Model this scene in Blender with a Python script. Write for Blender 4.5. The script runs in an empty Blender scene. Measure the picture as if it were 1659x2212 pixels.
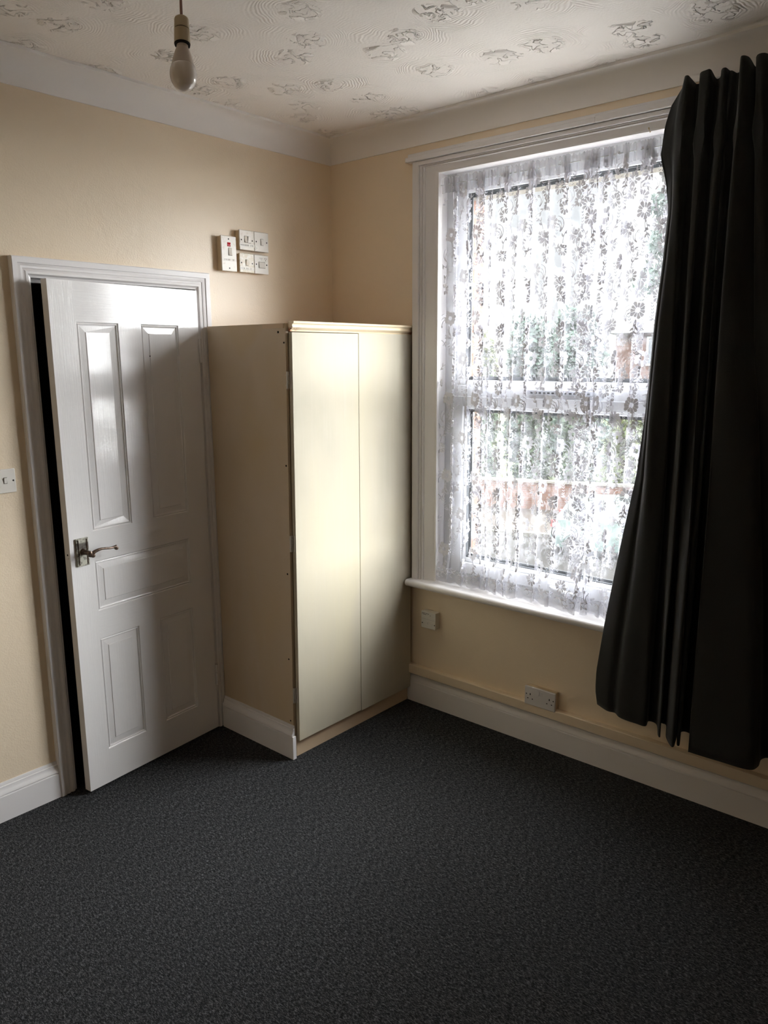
import bpy, bmesh, math, random
from mathutils import Vector, Matrix
random.seed(7)
scene = bpy.context.scene
COL = scene.collection

# ------------------------------------------------------------------ camera
CAMP = Vector((-2.8621, -2.8147, 1.700))
YAW, PITCH, ROLL, FPX = 0.8563, -0.1976, -0.0055, 1673.0
fw = Vector((math.sin(YAW)*math.cos(PITCH), math.cos(YAW)*math.cos(PITCH), math.sin(PITCH)))
rt = fw.cross(Vector((0, 0, 1))).normalized(); up = rt.cross(fw)
r2 = math.cos(ROLL)*rt + math.sin(ROLL)*up; u2 = -math.sin(ROLL)*rt + math.cos(ROLL)*up
cd = bpy.data.cameras.new('camera'); cam = bpy.data.objects.new('camera', cd); COL.objects.link(cam)
M = Matrix.Identity(4)
for i in range(3):
    M[i][0] = r2[i]; M[i][1] = u2[i]; M[i][2] = -fw[i]; M[i][3] = CAMP[i]
cam.matrix_world = M
cd.sensor_fit = 'VERTICAL'; cd.sensor_height = 36.0; cd.lens = FPX/2212*36.0
cd.clip_start = 0.05; cd.clip_end = 400
scene.camera = cam

# ------------------------------------------------------------------ light
SKY_LOW, SKY_HIGH, GLOW = 0.42, 7.5, 30.0   # hazy sky, plus an added glow out of view that lights the room
w = bpy.data.worlds.new('overcast_sky'); scene.world = w; w.use_nodes = True
nt = w.node_tree; nt.nodes.clear()
tc = nt.nodes.new('ShaderNodeTexCoord'); sp = nt.nodes.new('ShaderNodeSeparateXYZ')
nt.links.new(tc.outputs['Generated'], sp.inputs[0])
mr = nt.nodes.new('ShaderNodeMapRange'); mr.inputs['From Min'].default_value = 0.27; mr.inputs['From Max'].default_value = 0.62
mr.inputs['To Min'].default_value = SKY_LOW; mr.inputs['To Max'].default_value = SKY_HIGH
nt.links.new(sp.outputs['Z'], mr.inputs['Value'])
ns = nt.nodes.new('ShaderNodeTexNoise'); ns.inputs['Scale'].default_value = 3.0; ns.inputs['Detail'].default_value = 4
nt.links.new(tc.outputs['Generated'], ns.inputs['Vector'])
cr = nt.nodes.new('ShaderNodeValToRGB'); cr.color_ramp.elements[0].position = .35; cr.color_ramp.elements[1].position = .65
cr.color_ramp.elements[0].color = (.92, .93, 1.0, 1); cr.color_ramp.elements[1].color = (1, .97, .965, 1)
nt.links.new(ns.outputs['Fac'], cr.inputs[0])
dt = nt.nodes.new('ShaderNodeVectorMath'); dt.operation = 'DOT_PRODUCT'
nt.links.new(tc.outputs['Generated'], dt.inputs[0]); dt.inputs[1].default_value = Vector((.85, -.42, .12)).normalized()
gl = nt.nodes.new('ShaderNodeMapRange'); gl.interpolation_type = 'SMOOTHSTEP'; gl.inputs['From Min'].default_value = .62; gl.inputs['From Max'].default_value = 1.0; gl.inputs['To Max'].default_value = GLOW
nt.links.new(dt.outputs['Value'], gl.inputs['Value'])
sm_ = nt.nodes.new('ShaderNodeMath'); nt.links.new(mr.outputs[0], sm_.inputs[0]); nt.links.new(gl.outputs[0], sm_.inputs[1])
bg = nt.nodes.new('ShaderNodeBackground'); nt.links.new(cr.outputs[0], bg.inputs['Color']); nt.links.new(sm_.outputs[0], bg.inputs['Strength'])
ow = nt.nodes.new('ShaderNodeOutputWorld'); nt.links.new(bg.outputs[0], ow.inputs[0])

pd = bpy.data.lights.new('sky_portal', 'AREA'); pd.shape = 'RECTANGLE'; pd.size = 1.2; pd.size_y = 1.8
pd.cycles.is_portal = True
po = bpy.data.objects.new('sky_portal', pd); COL.objects.link(po)
po.location = (0.34, -1.25, 1.55); po.rotation_euler = (0, math.radians(90), 0)   # -Z -> -X
pd.size, pd.size_y = 1.8, 1.25

scene.view_settings.view_transform = 'Standard'
scene.view_settings.look = 'None'
scene.view_settings.exposure = 1.36
scene.view_settings.gamma = 1.0
scene.view_settings.use_curve_mapping = False
scene.cycles.max_bounces = 14; scene.cycles.diffuse_bounces = 8
scene.cycles.transparent_max_bounces = 40; scene.cycles.caustics_reflective = False
scene.cycles.sample_clamp_indirect = 6.0

# ------------------------------------------------------------------ dimensions
H = 2.707            # ceiling
XL, YF = -4.5, -4.5  # left and front wall
WT = 0.30            # outer wall thickness

# ------------------------------------------------------------------ materials
def mat(name, col, rough=.5, spec=.5, metal=0, build=None, sheen=0):
    m = bpy.data.materials.new(name); m.use_nodes = True
    n = m.node_tree; b = n.nodes['Principled BSDF']
    b.inputs['Base Color'].default_value = (*col, 1); b.inputs['Roughness'].default_value = rough
    b.inputs['Metallic'].default_value = metal; b.inputs['Specular IOR Level'].default_value = spec
    if sheen: b.inputs['Sheen Weight'].default_value = sheen
    if build: build(n, b)
    return m
def N(n, t, **kw):
    x = n.nodes.new(t)
    for k, v in kw.items():
        if k in x.inputs: x.inputs[k].default_value = v
        else: setattr(x, k, v)
    return x
def coords(n, scale=(1, 1, 1), rot=(0, 0, 0), kind='Object'):
    t = N(n, 'ShaderNodeTexCoord'); mp = N(n, 'ShaderNodeMapping')
    mp.inputs['Scale'].default_value = scale; mp.inputs['Rotation'].default_value = rot
    n.links.new(t.outputs[kind], mp.inputs[0]); return mp.outputs[0]
def noise(n, vec, scale, detail=4, rough=.5, dist=0):
    x = N(n, 'ShaderNodeTexNoise', Scale=scale, Detail=detail, Roughness=rough, Distortion=dist)
    n.links.new(vec, x.inputs['Vector']); return x.outputs['Fac']
def bump(n, b, h, strength=.3, dist=.002, prev=None):
    x = N(n, 'ShaderNodeBump', Strength=strength, Distance=dist)
    n.links.new(h, x.inputs['Height'])
    if prev is not None: n.links.new(prev, x.inputs['Normal'])
    n.links.new(x.outputs[0], b.inputs['Normal']); return x.outputs[0]
def ramp(n, v, stops):
    x = N(n, 'ShaderNodeValToRGB'); e = x.color_ramp.elements
    while len(e) < len(stops): e.new(.5)
    for i, (p, c) in enumerate(stops):
        e[i].position = p; e[i].color = (*c, 1) if len(c) == 3 else c
    n.links.new(v, x.inputs[0]); return x.outputs[0]
def math_(n, op, a, b=None, c=None):
    x = N(n, 'ShaderNodeMath', operation=op)
    for i, v in enumerate((a, b, c)):
        if v is None: continue
        if isinstance(v, (int, float)): x.inputs[i].default_value = v
        else: n.links.new(v, x.inputs[i])
    return x.outputs[0]
def mixc(n, f, a, b):
    x = N(n, 'ShaderNodeMix', data_type='RGBA')
    if isinstance(f, (int, float)): x.inputs[0].default_value = f
    else: n.links.new(f, x.inputs[0])
    for i, v in ((6, a), (7, b)):
        if isinstance(v, tuple): x.inputs[i].default_value = (*v, 1)
        else: n.links.new(v, x.inputs[i])
    return x.outputs[2]

CREAM = (.81, .68, .515)
def wall_b(n, b):
    v = coords(n)
    f = noise(n, v, 1.3, 3)
    c = ramp(n, f, [(.3, (.80, .67, .505)), (.7, (.825, .695, .525))])
    n.links.new(c, b.inputs['Base Color'])
    h = math_(n, 'ADD', noise(n, v, 160, 3), math_(n, 'MULTIPLY', noise(n, v, 7, 3, .6, .6), 3.0))
    bump(n, b, h, .35, .0022)
M_WALL = mat('cream_silk_emulsion', CREAM, .36, .5, build=wall_b)
def ceil_b(n, b):
    v = coords(n, (1, 1, 0))
    warp = N(n, 'ShaderNodeTexNoise', Scale=7.0, Detail=2.0)
    n.links.new(v, warp.inputs['Vector'])
    sub = N(n, 'ShaderNodeVectorMath', operation='SUBTRACT'); n.links.new(warp.outputs['Color'], sub.inputs[0]); sub.inputs[1].default_value = (.5, .5, .5)
    sc = N(n, 'ShaderNodeVectorMath', operation='SCALE'); n.links.new(sub.outputs[0], sc.inputs[0]); sc.inputs['Scale'].default_value = .09
    ad = N(n, 'ShaderNodeVectorMath', operation='ADD'); n.links.new(v, ad.inputs[0]); n.links.new(sc.outputs[0], ad.inputs[1])
    vo = N(n, 'ShaderNodeTexVoronoi', Scale=3.9, Randomness=.85); vo.voronoi_dimensions = '2D'
    n.links.new(ad.outputs[0], vo.inputs['Vector'])
    d = vo.outputs['Distance']
    rings = math_(n, 'SINE', math_(n, 'MULTIPLY', d, 150))
    ringmask = math_(n, 'MULTIPLY', N_mr(n, d, .14, .26, 0, 1), N_mr(n, d, .70, .50, 0, 1))
    patch = N_mr(n, noise(n, v, 4.5, 2), .44, .62, .08, 1)
    rh = math_(n, 'MULTIPLY', math_(n, 'MULTIPLY', rings, ringmask), math_(n, 'MULTIPLY', patch, .10))
    nz = noise(n, v, 26, 3, .5, .9)
    cr_ = N_mr(n, nz, .50, .57, 0, 1)
    cm = N_mr(n, d, .30, .14, 0, 1)
    ch = math_(n, 'MULTIPLY', math_(n, 'MULTIPLY', cr_, cm), 1.7)
    h = math_(n, 'ADD', math_(n, 'ADD', rh, ch), math_(n, 'MULTIPLY', noise(n, v, 120, 2), .12))
    bump(n, b, h, 1.0, .009)
def N_mr(n, v, a, b_, c, d_):
    x = N(n, 'ShaderNodeMapRange'); x.interpolation_type = 'SMOOTHSTEP'
    for k, q in (('From Min', a), ('From Max', b_), ('To Min', c), ('To Max', d_)): x.inputs[k].default_value = q
    n.links.new(v, x.inputs['Value']); return x.outputs[0]
M_CEIL = mat('swirl_textured_ceiling', (.87, .825, .775), .7, .3, build=ceil_b)
M_COVE = mat('matt_white_cornice', (.86, .835, .81), .6, .3, build=lambda n, b: bump(n, b, noise(n, coords(n), 25, 3), .15, .002))
M_GLOSS = mat('white_gloss_paint', (.79, .77, .77), .30, .5, build=lambda n, b: bump(n, b, noise(n, coords(n), 45, 3), .12, .0012))
M_BLACK = mat('black_hole', (.004, .004, .004), .9, .1)
def drip_b(n, b):
    v = coords(n)
    tcx = N(n, 'ShaderNodeSeparateXYZ'); n.links.new(v, tcx.inputs[0]); z = tcx.outputs['Z']
    # horizontal-grain rails: top, two middle, bottom
    def band(a, c):
        return math_(n, 'MULTIPLY', math_(n, 'GREATER_THAN', z, a), math_(n, 'LESS_THAN', z, c))
    m = band(1.835, 2.2)
    for a, c in ((.937, 1.05), (.625, .732), (-.1, .152)): m = math_(n, 'ADD', m, band(a, c))
    x = tcx.outputs['X']
    m = math_(n, 'MULTIPLY', m, math_(n, 'MULTIPLY', math_(n, 'GREATER_THAN', x, .10), math_(n, 'LESS_THAN', x, .575)))
    gv = noise(n, coords(n, (1, 1, .035)), 190, 4, .6, .3)
    gh = noise(n, coords(n, (.035, 1, 1)), 190, 4, .6, .3)
    h = math_(n, 'ADD', math_(n, 'MULTIPLY', gh, m), math_(n, 'MULTIPLY', gv, math_(n, 'SUBTRACT', 1, m)))
    h2 = noise(n, v, 28, 2)
    p = bump(n, b, h, .24, .0018)
    bump(n, b, h2, .12, .002, p)
M_DOOR = mat('white_gloss_grained_door', (.78, .765, .76), .10, .5, build=drip_b)
def carpet_b(n, b):
    v1 = coords(n, (1, .32, 1), (0, 0, math.radians(-8)))
    a = noise(n, v1, 400, 3, .75)
    c2 = noise(n, v1, 165, 3, .6)
    big = noise(n, coords(n), 2.2, 3)
    f = math_(n, 'ADD', math_(n, 'MULTIPLY', a, .65), math_(n, 'MULTIPLY', c2, .35))
    c = ramp(n, f, [(.38, (.004, .0042, .0045)), (.5, (.027, .0275, .029)), (.64, (.155, .157, .164))])
    c = mixc(n, N_mr(n, big, .3, .75, 0, .16), c, (.03, .032, .036))
    n.links.new(c, b.inputs['Base Color'])
    bump(n, b, a, .8, .004)
M_CARPET = mat('charcoal_heather_carpet', (.04, .04, .045), .95, .1, build=carpet_b)
def cupdoor_b(n, b):
    g = noise(n, coords(n, (1, 1, .05)), 60, 4, .6, .2)
    bl = noise(n, coords(n, (1, 1, .5)), 3.2, 3, .5, .6)
    c = ramp(n, bl, [(.3, (.455, .42, .325)), (.5, (.50, .455, .35)), (.7, (.53, .48, .35))])
    c = mixc(n, N_mr(n, g, .45, .8, 0, .35), c, (.52, .485, .405))
    n.links.new(c, b.inputs['Base Color']); bump(n, b, g, .22, .0012)
M_CUPDOOR = mat('cream_brushed_cupboard_door', (.76, .72, .56), .6, .3, build=cupdoor_b)
def cupside_b(n, b):
    v = coords(n)
    bl = noise(n, coords(n, (1, 1, .5)), 2.6, 3, .5, .5)
    c = ramp(n, bl, [(.35, (.60, .465, .29)), (.6, (.61, .50, .37)), (.75, (.59, .445, .26))])
    sc = N_mr(n, noise(n, coords(n, (1, 1, .35)), 24, 5, .7), .70, .76, 0, .6)
    c = mixc(n, sc, c, (.28, .2, .12))
    n.links.new(c, b.inputs['Base Color']); bump(n, b, noise(n, v, 60, 3), .15, .001)
M_CUPSIDE = mat('tan_painted_side_board', (.6, .47, .3), .5, .35, build=cupside_b)
M_KICK = mat('beige_painted_board', (.66, .50, .34), .55, .3)
def trimw_b(n, b):
    v = coords(n)
    s = N(n, 'ShaderNodeSeparateXYZ'); n.links.new(v, s.inputs[0])
    ends = math_(n, 'ADD', N_mr(n, s.outputs['X'], -.045, -.012, 0, 1), N_mr(n, s.outputs['X'], -.70, -.765, 0, 1))
    low = N_mr(n, s.outputs['Z'], 1.822, 1.806, 0, 1)
    f = math_(n, 'MULTIPLY', math_(n, 'MULTIPLY', ends, low), N_mr(n, noise(n, v, 70, 4, .7), .42, .5, 0, 1))
    c = mixc(n, f, (.84, .70, .49), (.42, .16, .06))
    n.links.new(c, b.inputs['Base Color'])
M_TRIMW = mat('cream_moulding_with_bare_wood', (.84, .7, .5), .35, .5, build=trimw_b)
def plate_b(n, b):
    f = N_mr(n, noise(n, coords(n), 55, 4, .7), .55, .68, 0, .45)
    n.links.new(mixc(n, f, (.72, .68, .61), (.50, .42, .30)), b.inputs['Base Color'])
M_PLATE = mat('white_switch_plastic', (.72, .69, .64), .3, .5)
M_PLATED = mat('grubby_white_switch_plastic', (.7, .68, .64), .3, .5, build=plate_b)
def plateold_b(n, b):
    f = N_mr(n, noise(n, coords(n), 70, 4, .7), .45, .6, 0, 1)
    n.links.new(mixc(n, f, (.60, .52, .38), (.72, .68, .58)), b.inputs['Base Color'])
M_PLATEOLD = mat('yellowed_switch_plastic', (.6, .52, .38), .28, .5, build=plateold_b)
M_BACKBOX = mat('cream_painted_back_box', (.62, .50, .34), .45, .4)
M_TAPE = mat('white_label_tape', (.84, .82, .76), .35, .4)
M_INKF = mat('faded_pen_writing', (.33, .30, .27), .7, .2)
M_INK = mat('faded_black_print', (.10, .09, .08), .7, .2)
M_RED = mat('red_neon_lens', (.50, .006, .015), .6, .12)
M_PINK = mat('pale_pink_print', (.85, .55, .6), .4, .4)
M_SLOT = mat('dark_socket_slot', (.012, .012, .012), .7, .2)
def bronze_b(n, b):
    f = N_mr(n, noise(n, coords(n), 90, 4, .6), .45, .65, 0, 1)
    n.links.new(mixc(n, f, (.07, .045, .032), (.16, .11, .075)), b.inputs['Base Color'])
M_BRONZE = mat('worn_brown_metal', (.1, .065, .045), .3, .5, .6, build=bronze_b)
def platem_b(n, b):
    v = coords(n)
    s = N(n, 'ShaderNodeSeparateXYZ'); n.links.new(v, s.inputs[0])
    f = N_mr(n, noise(n, v, 75, 4, .7), .50, .58, 0, 1)
    hi = N_mr(n, s.outputs['Z'], .985, 1.0, 0, .9)
    lo = N_mr(n, s.outputs['Z'], 1.026, 1.014, 0, 1)
    f = math_(n, 'MINIMUM', math_(n, 'ADD', math_(n, 'MULTIPLY', f, .6), math_(n, 'MULTIPLY', hi, lo)), 1.0)
    n.links.new(mixc(n, f, (.50, .49, .41), (.055, .042, .034)), b.inputs['Base Color'])
M_HPLATE = mat('paint_spattered_handle_plate', (.5, .5, .42), .4, .4, 0, build=platem_b)
M_HINGE = mat('dull_painted_hinge', (.62, .58, .52), .4, .5, .4)
M_HINGEW = mat('white_painted_hinge', (.72, .70, .69), .25, .5)
def curt_b(n, b):
    v = coords(n)
    h = math_(n, 'ADD', noise(n, v, 420, 2), math_(n, 'MULTIPLY', noise(n, v, 14, 3), 1.5))
    bump(n, b, h, .25, .003)
M_CURT = mat('charcoal_blackout_fabric', (.019, .0185, .0175), .85, .2, build=curt_b, sheen=.12)
M_LINING = mat('grey_curtain_lining', (.20, .20, .21), .9, .2)
M_UPVC = mat('white_upvc', (.60, .61, .625), .25, .5)
M_GASK = mat('black_rubber_gasket', (.03, .035, .04), .6, .3)
M_BRASS = mat('brass_hook', (.55, .42, .2), .3, .5, .8)
M_CORD = mat('brown_flex', (.28, .16, .13), .5, .4)
M_HOLDER = mat('aged_cream_bakelite', (.47, .38, .235), .38, .5)
M_BULBB = mat('matt_white_bulb_collar', (.58, .50, .43), .5, .4)
def globe_b(n, b):
    b.inputs['Coat Weight'].default_value = .6; b.inputs['Coat Roughness'].default_value = .05
M_GLOBE = mat('opal_bulb_globe', (.70, .635, .57), .25, .5, build=globe_b)

def sheer(name, col, opac, trans=.5):
    m = bpy.data.materials.new(name); m.use_nodes = True; n = m.node_tree; n.nodes.clear()
    d = N(n, 'ShaderNodeBsdfDiffuse'); d.inputs[0].default_value = (*col, 1)
    t = N(n, 'ShaderNodeBsdfTranslucent'); t.inputs[0].default_value = (*col, 1)
    mx = N(n, 'ShaderNodeMixShader'); mx.inputs[0].default_value = trans
    n.links.new(d.outputs[0], mx.inputs[1]); n.links.new(t.outputs[0], mx.inputs[2])
    tr = N(n, 'ShaderNodeBsdfTransparent'); m2 = N(n, 'ShaderNodeMixShader'); m2.inputs[0].default_value = opac
    n.links.new(tr.outputs[0], m2.inputs[1]); n.links.new(mx.outputs[0], m2.inputs[2])
    o = N(n, 'ShaderNodeOutputMaterial'); n.links.new(m2.outputs[0], o.inputs[0]); return m
M_NET = sheer('white_voile', (.62, .62, .66), .11, .05)
M_LACE = sheer('woven_white_lace', (.76, .76, .81), .93, .028)
M_HEM = sheer('dense_lace_hem', (.64, .64, .68), .36, .05)
def glass():
    m = bpy.data.materials.new('window_glass'); m.use_nodes = True; n = m.node_tree; n.nodes.clear()
    tr = N(n, 'ShaderNodeBsdfTransparent'); tr.inputs[0].default_value = (.93, .95, .94, 1)
    g = N(n, 'ShaderNodeBsdfGlossy'); g.inputs['Roughness'].default_value = .01
    mx = N(n, 'ShaderNodeMixShader'); mx.inputs[0].default_value = .05
    n.links.new(tr.outputs[0], mx.inputs[1]); n.links.new(g.outputs[0], mx.inputs[2])
    o = N(n, 'ShaderNodeOutputMaterial'); n.links.new(mx.outputs[0], o.inputs[0]); return m
M_GLASS = glass()
def brick(name, c1, c2, mort, scale=1, kind='Object'):
    def bb(n, b):
        t = N(n, 'ShaderNodeTexCoord'); s = N(n, 'ShaderNodeSeparateXYZ'); n.links.new(t.outputs[kind], s.inputs[0])
        c = N(n, 'ShaderNodeCombineXYZ')
        n.links.new(math_(n, 'ADD', s.outputs['X'], s.outputs['Y']), c.inputs[0]); n.links.new(s.outputs['Z'], c.inputs[1])
        br = N(n, 'ShaderNodeTexBrick', Scale=scale)
        br.inputs['Color1'].default_value = (*c1, 1); br.inputs['Color2'].default_value = (*c2, 1); br.inputs['Mortar'].default_value = (*mort, 1)
        br.inputs['Brick Width'].default_value = .225; br.inputs['Row Height'].default_value = .075; br.inputs['Mortar Size'].default_value = .008
        n.links.new(c.outputs[0], br.inputs['Vector']); n.links.new(br.outputs['Color'], b.inputs['Base Color'])
    return mat(name, c1, .85, .2, build=bb)
M_BRICK = brick('orange_brick', (0.0935, 0.0358, 0.0220), (0.1210, 0.0523, 0.0303), (0.1100, 0.0990, 0.0825))
M_BRICKH = brick('pale_red_brick', (0.0935, 0.0440, 0.0303), (0.1100, 0.0550, 0.0385), (0.1045, 0.0935, 0.0825))
M_COPING = mat('pale_stone_coping', (0.1540, 0.1430, 0.1210), .8, .2)
M_SLATE = mat('grey_roof_slate', (0.0550, 0.0578, 0.0633), .7, .3)
M_ROAD = mat('pale_dry_asphalt', (0.0167, 0.0155, 0.0136), .9, .2, build=lambda n, b: bump(n, b, noise(n, coords(n), 60, 3), .3, .01))
M_PAVE = mat('beige_paving', (0.0330, 0.0264, 0.0211), .9, .2)
M_KERB = mat('pale_kerb_stone', (0.1001, 0.0963, 0.0809), .8, .2)
def leaf_m(name, a, b_):
    def f(n, b):
        g = N(n, 'ShaderNodeNewGeometry')
        n.links.new(mixc(n, g.outputs['Random Per Island'], a, b_), b.inputs['Base Color'])
    return mat(name, a, .6, .3, build=f)
M_LEAF1 = leaf_m('yellow_green_leaves', (0.0364, 0.0562, 0.0132), (0.0792, 0.0924, 0.0198))
M_LEAF2 = leaf_m('mid_green_leaves', (0.0138, 0.0330, 0.0121), (0.0330, 0.0550, 0.0220))
M_LEAF3 = leaf_m('blue_green_leaves', (0.0290, 0.0537, 0.0413), (0.0577, 0.0907, 0.0702))
M_BARK = mat('brown_bark', (.14, .1, .07), .9, .1)
M_CAR = mat('pale_mint_car_paint', (0.0880, 0.1232, 0.1144), .2, .6)
M_CARGL = mat('dark_car_glass', (.10, .115, .13), .08, .6)
M_TYRE = mat('black_tyre', (.03, .03, .03), .8, .2)
M_ALLOY = mat('silver_alloy', (.62, .63, .64), .3, .5, .5)
M_TAIL = mat('red_tail_lamp', (.75, .03, .03), .2, .5)

# ------------------------------------------------------------------ helpers
class MB:
    def __init__(s): s.v = []; s.f = []
    def add(s, vs, fs):
        o = len(s.v); s.v += [tuple(p) for p in vs]; s.f += [tuple(i+o for i in q) for q in fs]; return s
    def box(s, x0, x1, y0, y1, z0, z1):
        x0, x1 = sorted((x0, x1)); y0, y1 = sorted((y0, y1)); z0, z1 = sorted((z0, z1))
        vs = [(x, y, z) for z in (z0, z1) for y in (y0, y1) for x in (x0, x1)]
        return s.add(vs, [(0, 2, 3, 1), (4, 5, 7, 6), (0, 1, 5, 4), (2, 6, 7, 3), (0, 4, 6, 2), (1, 3, 7, 5)])
    def loft(s, rings, closed=True, caps=True):
        n = len(rings[0]); vs = [p for r in rings for p in r]; fs = []
        for i in range(len(rings)-1):
            for j in range(n if closed else n-1):
                k = (j+1) % n; fs.append((i*n+j, i*n+k, (i+1)*n+k, (i+1)*n+j))
        if caps and closed:
            fs.append(tuple(range(n-1, -1, -1))); fs.append(tuple((len(rings)-1)*n+j for j in range(n)))
        return s.add(vs, fs)
    def tube(s, pts, rad, seg=10, caps=True):
        pts = [Vector(p) for p in pts]; rings = []
        t0 = (pts[1]-pts[0]).normalized(); ref = Vector((0, 0, 1)) if abs(t0.z) < .9 else Vector((1, 0, 0))
        a = t0.cross(ref).normalized()
        for i, p in enumerate(pts):
            t = (pts[min(i+1, len(pts)-1)]-pts[max(i-1, 0)]).normalized()
            a = (a - t*a.dot(t)).normalized(); b = t.cross(a)
            r = rad[i] if isinstance(rad, (list, tuple)) else rad
            rings.append([p + (a*math.cos(2*math.pi*k/seg)+b*math.sin(2*math.pi*k/seg))*r for k in range(seg)])
        return s.loft(rings, True, caps)
    def lathe(s, base, axis, prof, seg=28):
        base = Vector(base); ax = Vector(axis).normalized()
        ref = Vector((1, 0, 0)) if abs(ax.x) < .9 else Vector((0, 1, 0))
        a = ax.cross(ref).normalized(); b = ax.cross(a)
        rings = [[base+ax*h+(a*math.cos(2*math.pi*k/seg)+b*math.sin(2*math.pi*k/seg))*max(r, 1e-5) for k in range(seg)] for h, r in prof]
        return s.loft(rings, True, True)
    def build(s, name, m, parent=None, smooth=False, bevel=0, loc=None, fix=True):
        me = bpy.data.meshes.new(name); me.from_pydata(s.v, [], s.f); me.update()
        if fix:
            b = bmesh.new(); b.from_mesh(me); bmesh.ops.recalc_face_normals(b, faces=b.faces); b.to_mesh(me); b.free()
        o = bpy.data.objects.new(name, me); COL.objects.link(o)
        me.materials.append(m)
        if parent: o.parent = parent
        if loc: o.location = loc
        if smooth:
            me.polygons.foreach_set('use_smooth', [True]*len(me.polygons))
            if smooth != 'all': me.set_sharp_from_angle(angle=math.radians(smooth if smooth is not True else 40))
        if bevel:
            md = o.modifiers.new('bevel', 'BEVEL'); md.width = bevel; md.segments = 3; md.limit_method = 'ANGLE'; md.angle_limit = math.radians(50)
            me.polygons.foreach_set('use_smooth', [True]*len(me.polygons)); me.set_sharp_from_angle(angle=math.radians(50))
            md.harden_normals = False
        return o
def tag(o, label=None, cat=None, group=None, kind=None):
    if label: o['label'] = label
    if cat: o['category'] = cat
    if group: o['group'] = group
    if kind: o['kind'] = kind
    return o
def empty(name, loc=(0, 0, 0), rz=0):
    o = bpy.data.objects.new(name, None); COL.objects.link(o); o.location = loc; o.rotation_euler = (0, 0, rz)
    o.empty_display_size = .1; return o
def struct(o, label, cat): return tag(o, label, cat, kind='structure')
def sm(a, b, x):
    t = max(0, min(1, (x-a)/(b-a))); return t*t*(3-2*t)

# ------------------------------------------------------------------ room shell
DX0, DX1, DZ = -1.545, -.826, 1.995       # door opening
WY0, WY1, WZ0, WZ1 = -.655, -1.85, .615, 2.490   # window reveal
struct(MB().box(XL-.2, 0.0, YF-.2, 0.0, -.12, 0).box(-1.545, -.826, 0, .15, -.05, 0).build('floor', M_CARPET), 'charcoal grey heather carpet covering the whole floor', 'floor')
struct(MB().box(XL-.2, WT, YF-.2, .15, H, H+.12).build('ceiling', M_CEIL), 'off-white swirl textured plaster ceiling', 'ceiling')
b = MB(); T = .15
b.box(XL-.2, DX0, 0, T, -.12, H); b.box(DX1, 0, 0, T, -.12, H); b.box(DX0, DX1, 0, T, DZ, H); b.box(DX0, DX1, 0, T, -.12, -.06)
struct(b.build('wall_back', M_WALL), 'cream painted wall with the white panelled door and switches', 'wall')
# window wall: inner plastered leaf with the opening
b = MB(); IX = .17
b.box(0, IX, WY0, T, -.12, H); b.box(0, IX, YF-.2, WY1, -.12, H); b.box(0, IX, WY1, WY0, WZ1, H); b.box(0, IX, WY1, WY0, -.12, WZ0)
struct(b.build('wall_right', M_WALL), 'cream painted wall with the net curtained window', 'wall')
b = MB(); bx0, bx1 = IX, WT
b.box(bx0, bx1, -.695, T, -4.2, H+.12); b.box(bx0, bx1, YF-.2, -1.81, -4.2, H+.12); b.box(bx0, bx1, -1.81, -.695, 2.405, H+.12); b.box(bx0, bx1, -1.81, -.695, -4.2, .70)
struct(b.build('wall_outer', M_BRICK), 'orange brick outer face of the wall seen round the window', 'wall')
struct(MB().box(XL-.2, XL, YF-.2, .15, -.12, H).build('wall_left', M_WALL), 'cream painted wall on the far left side', 'wall')
struct(MB().box(XL, 0, YF-.2, YF, -.12, H).build('wall_front', M_WALL), 'cream painted wall opposite the door', 'wall')
# dark landing beyond the door
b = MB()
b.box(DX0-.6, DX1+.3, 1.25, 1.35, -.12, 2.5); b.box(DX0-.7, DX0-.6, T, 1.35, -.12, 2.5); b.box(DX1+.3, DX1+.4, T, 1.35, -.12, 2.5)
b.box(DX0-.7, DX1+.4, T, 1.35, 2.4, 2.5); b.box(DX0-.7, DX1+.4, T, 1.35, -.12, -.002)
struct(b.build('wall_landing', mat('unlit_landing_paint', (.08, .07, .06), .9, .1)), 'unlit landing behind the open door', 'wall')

# cove cornice
def cove_ring(fx, n=14):
    R = .0876; z0 = H-R
    prof = [(0, z0-.012), (.006, z0-.012), (.006, z0-.004)]
    for k in range(n+1):
        a = math.pi/2*k/n   # concave quarter, centred away from the corner
        prof.append((.006+(R-.012)*(1-math.cos(a)), z0-.004+(R-.006)*math.sin(a)))
    prof += [(R, H-.010), (R+.004, H-.010), (R+.004, H), (0, H)]
    return [fx(d, z) for d, z in prof]
b = MB(); b.loft([cove_ring(lambda d, z: (XL, -d, z)), cove_ring(lambda d, z: (-d, -d, z))], True)
struct(b.build('trim_1', M_COVE, smooth=30), 'white cove cornice along the top of the door wall', 'cornice')
b = MB(); b.loft([cove_ring(lambda d, z: (-d, -d, z)), cove_ring(lambda d, z: (-d, YF, z))], True)
struct(b.build('trim_2', M_COVE, smooth=30), 'white cove cornice along the top of the window wall', 'cornice')

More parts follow.
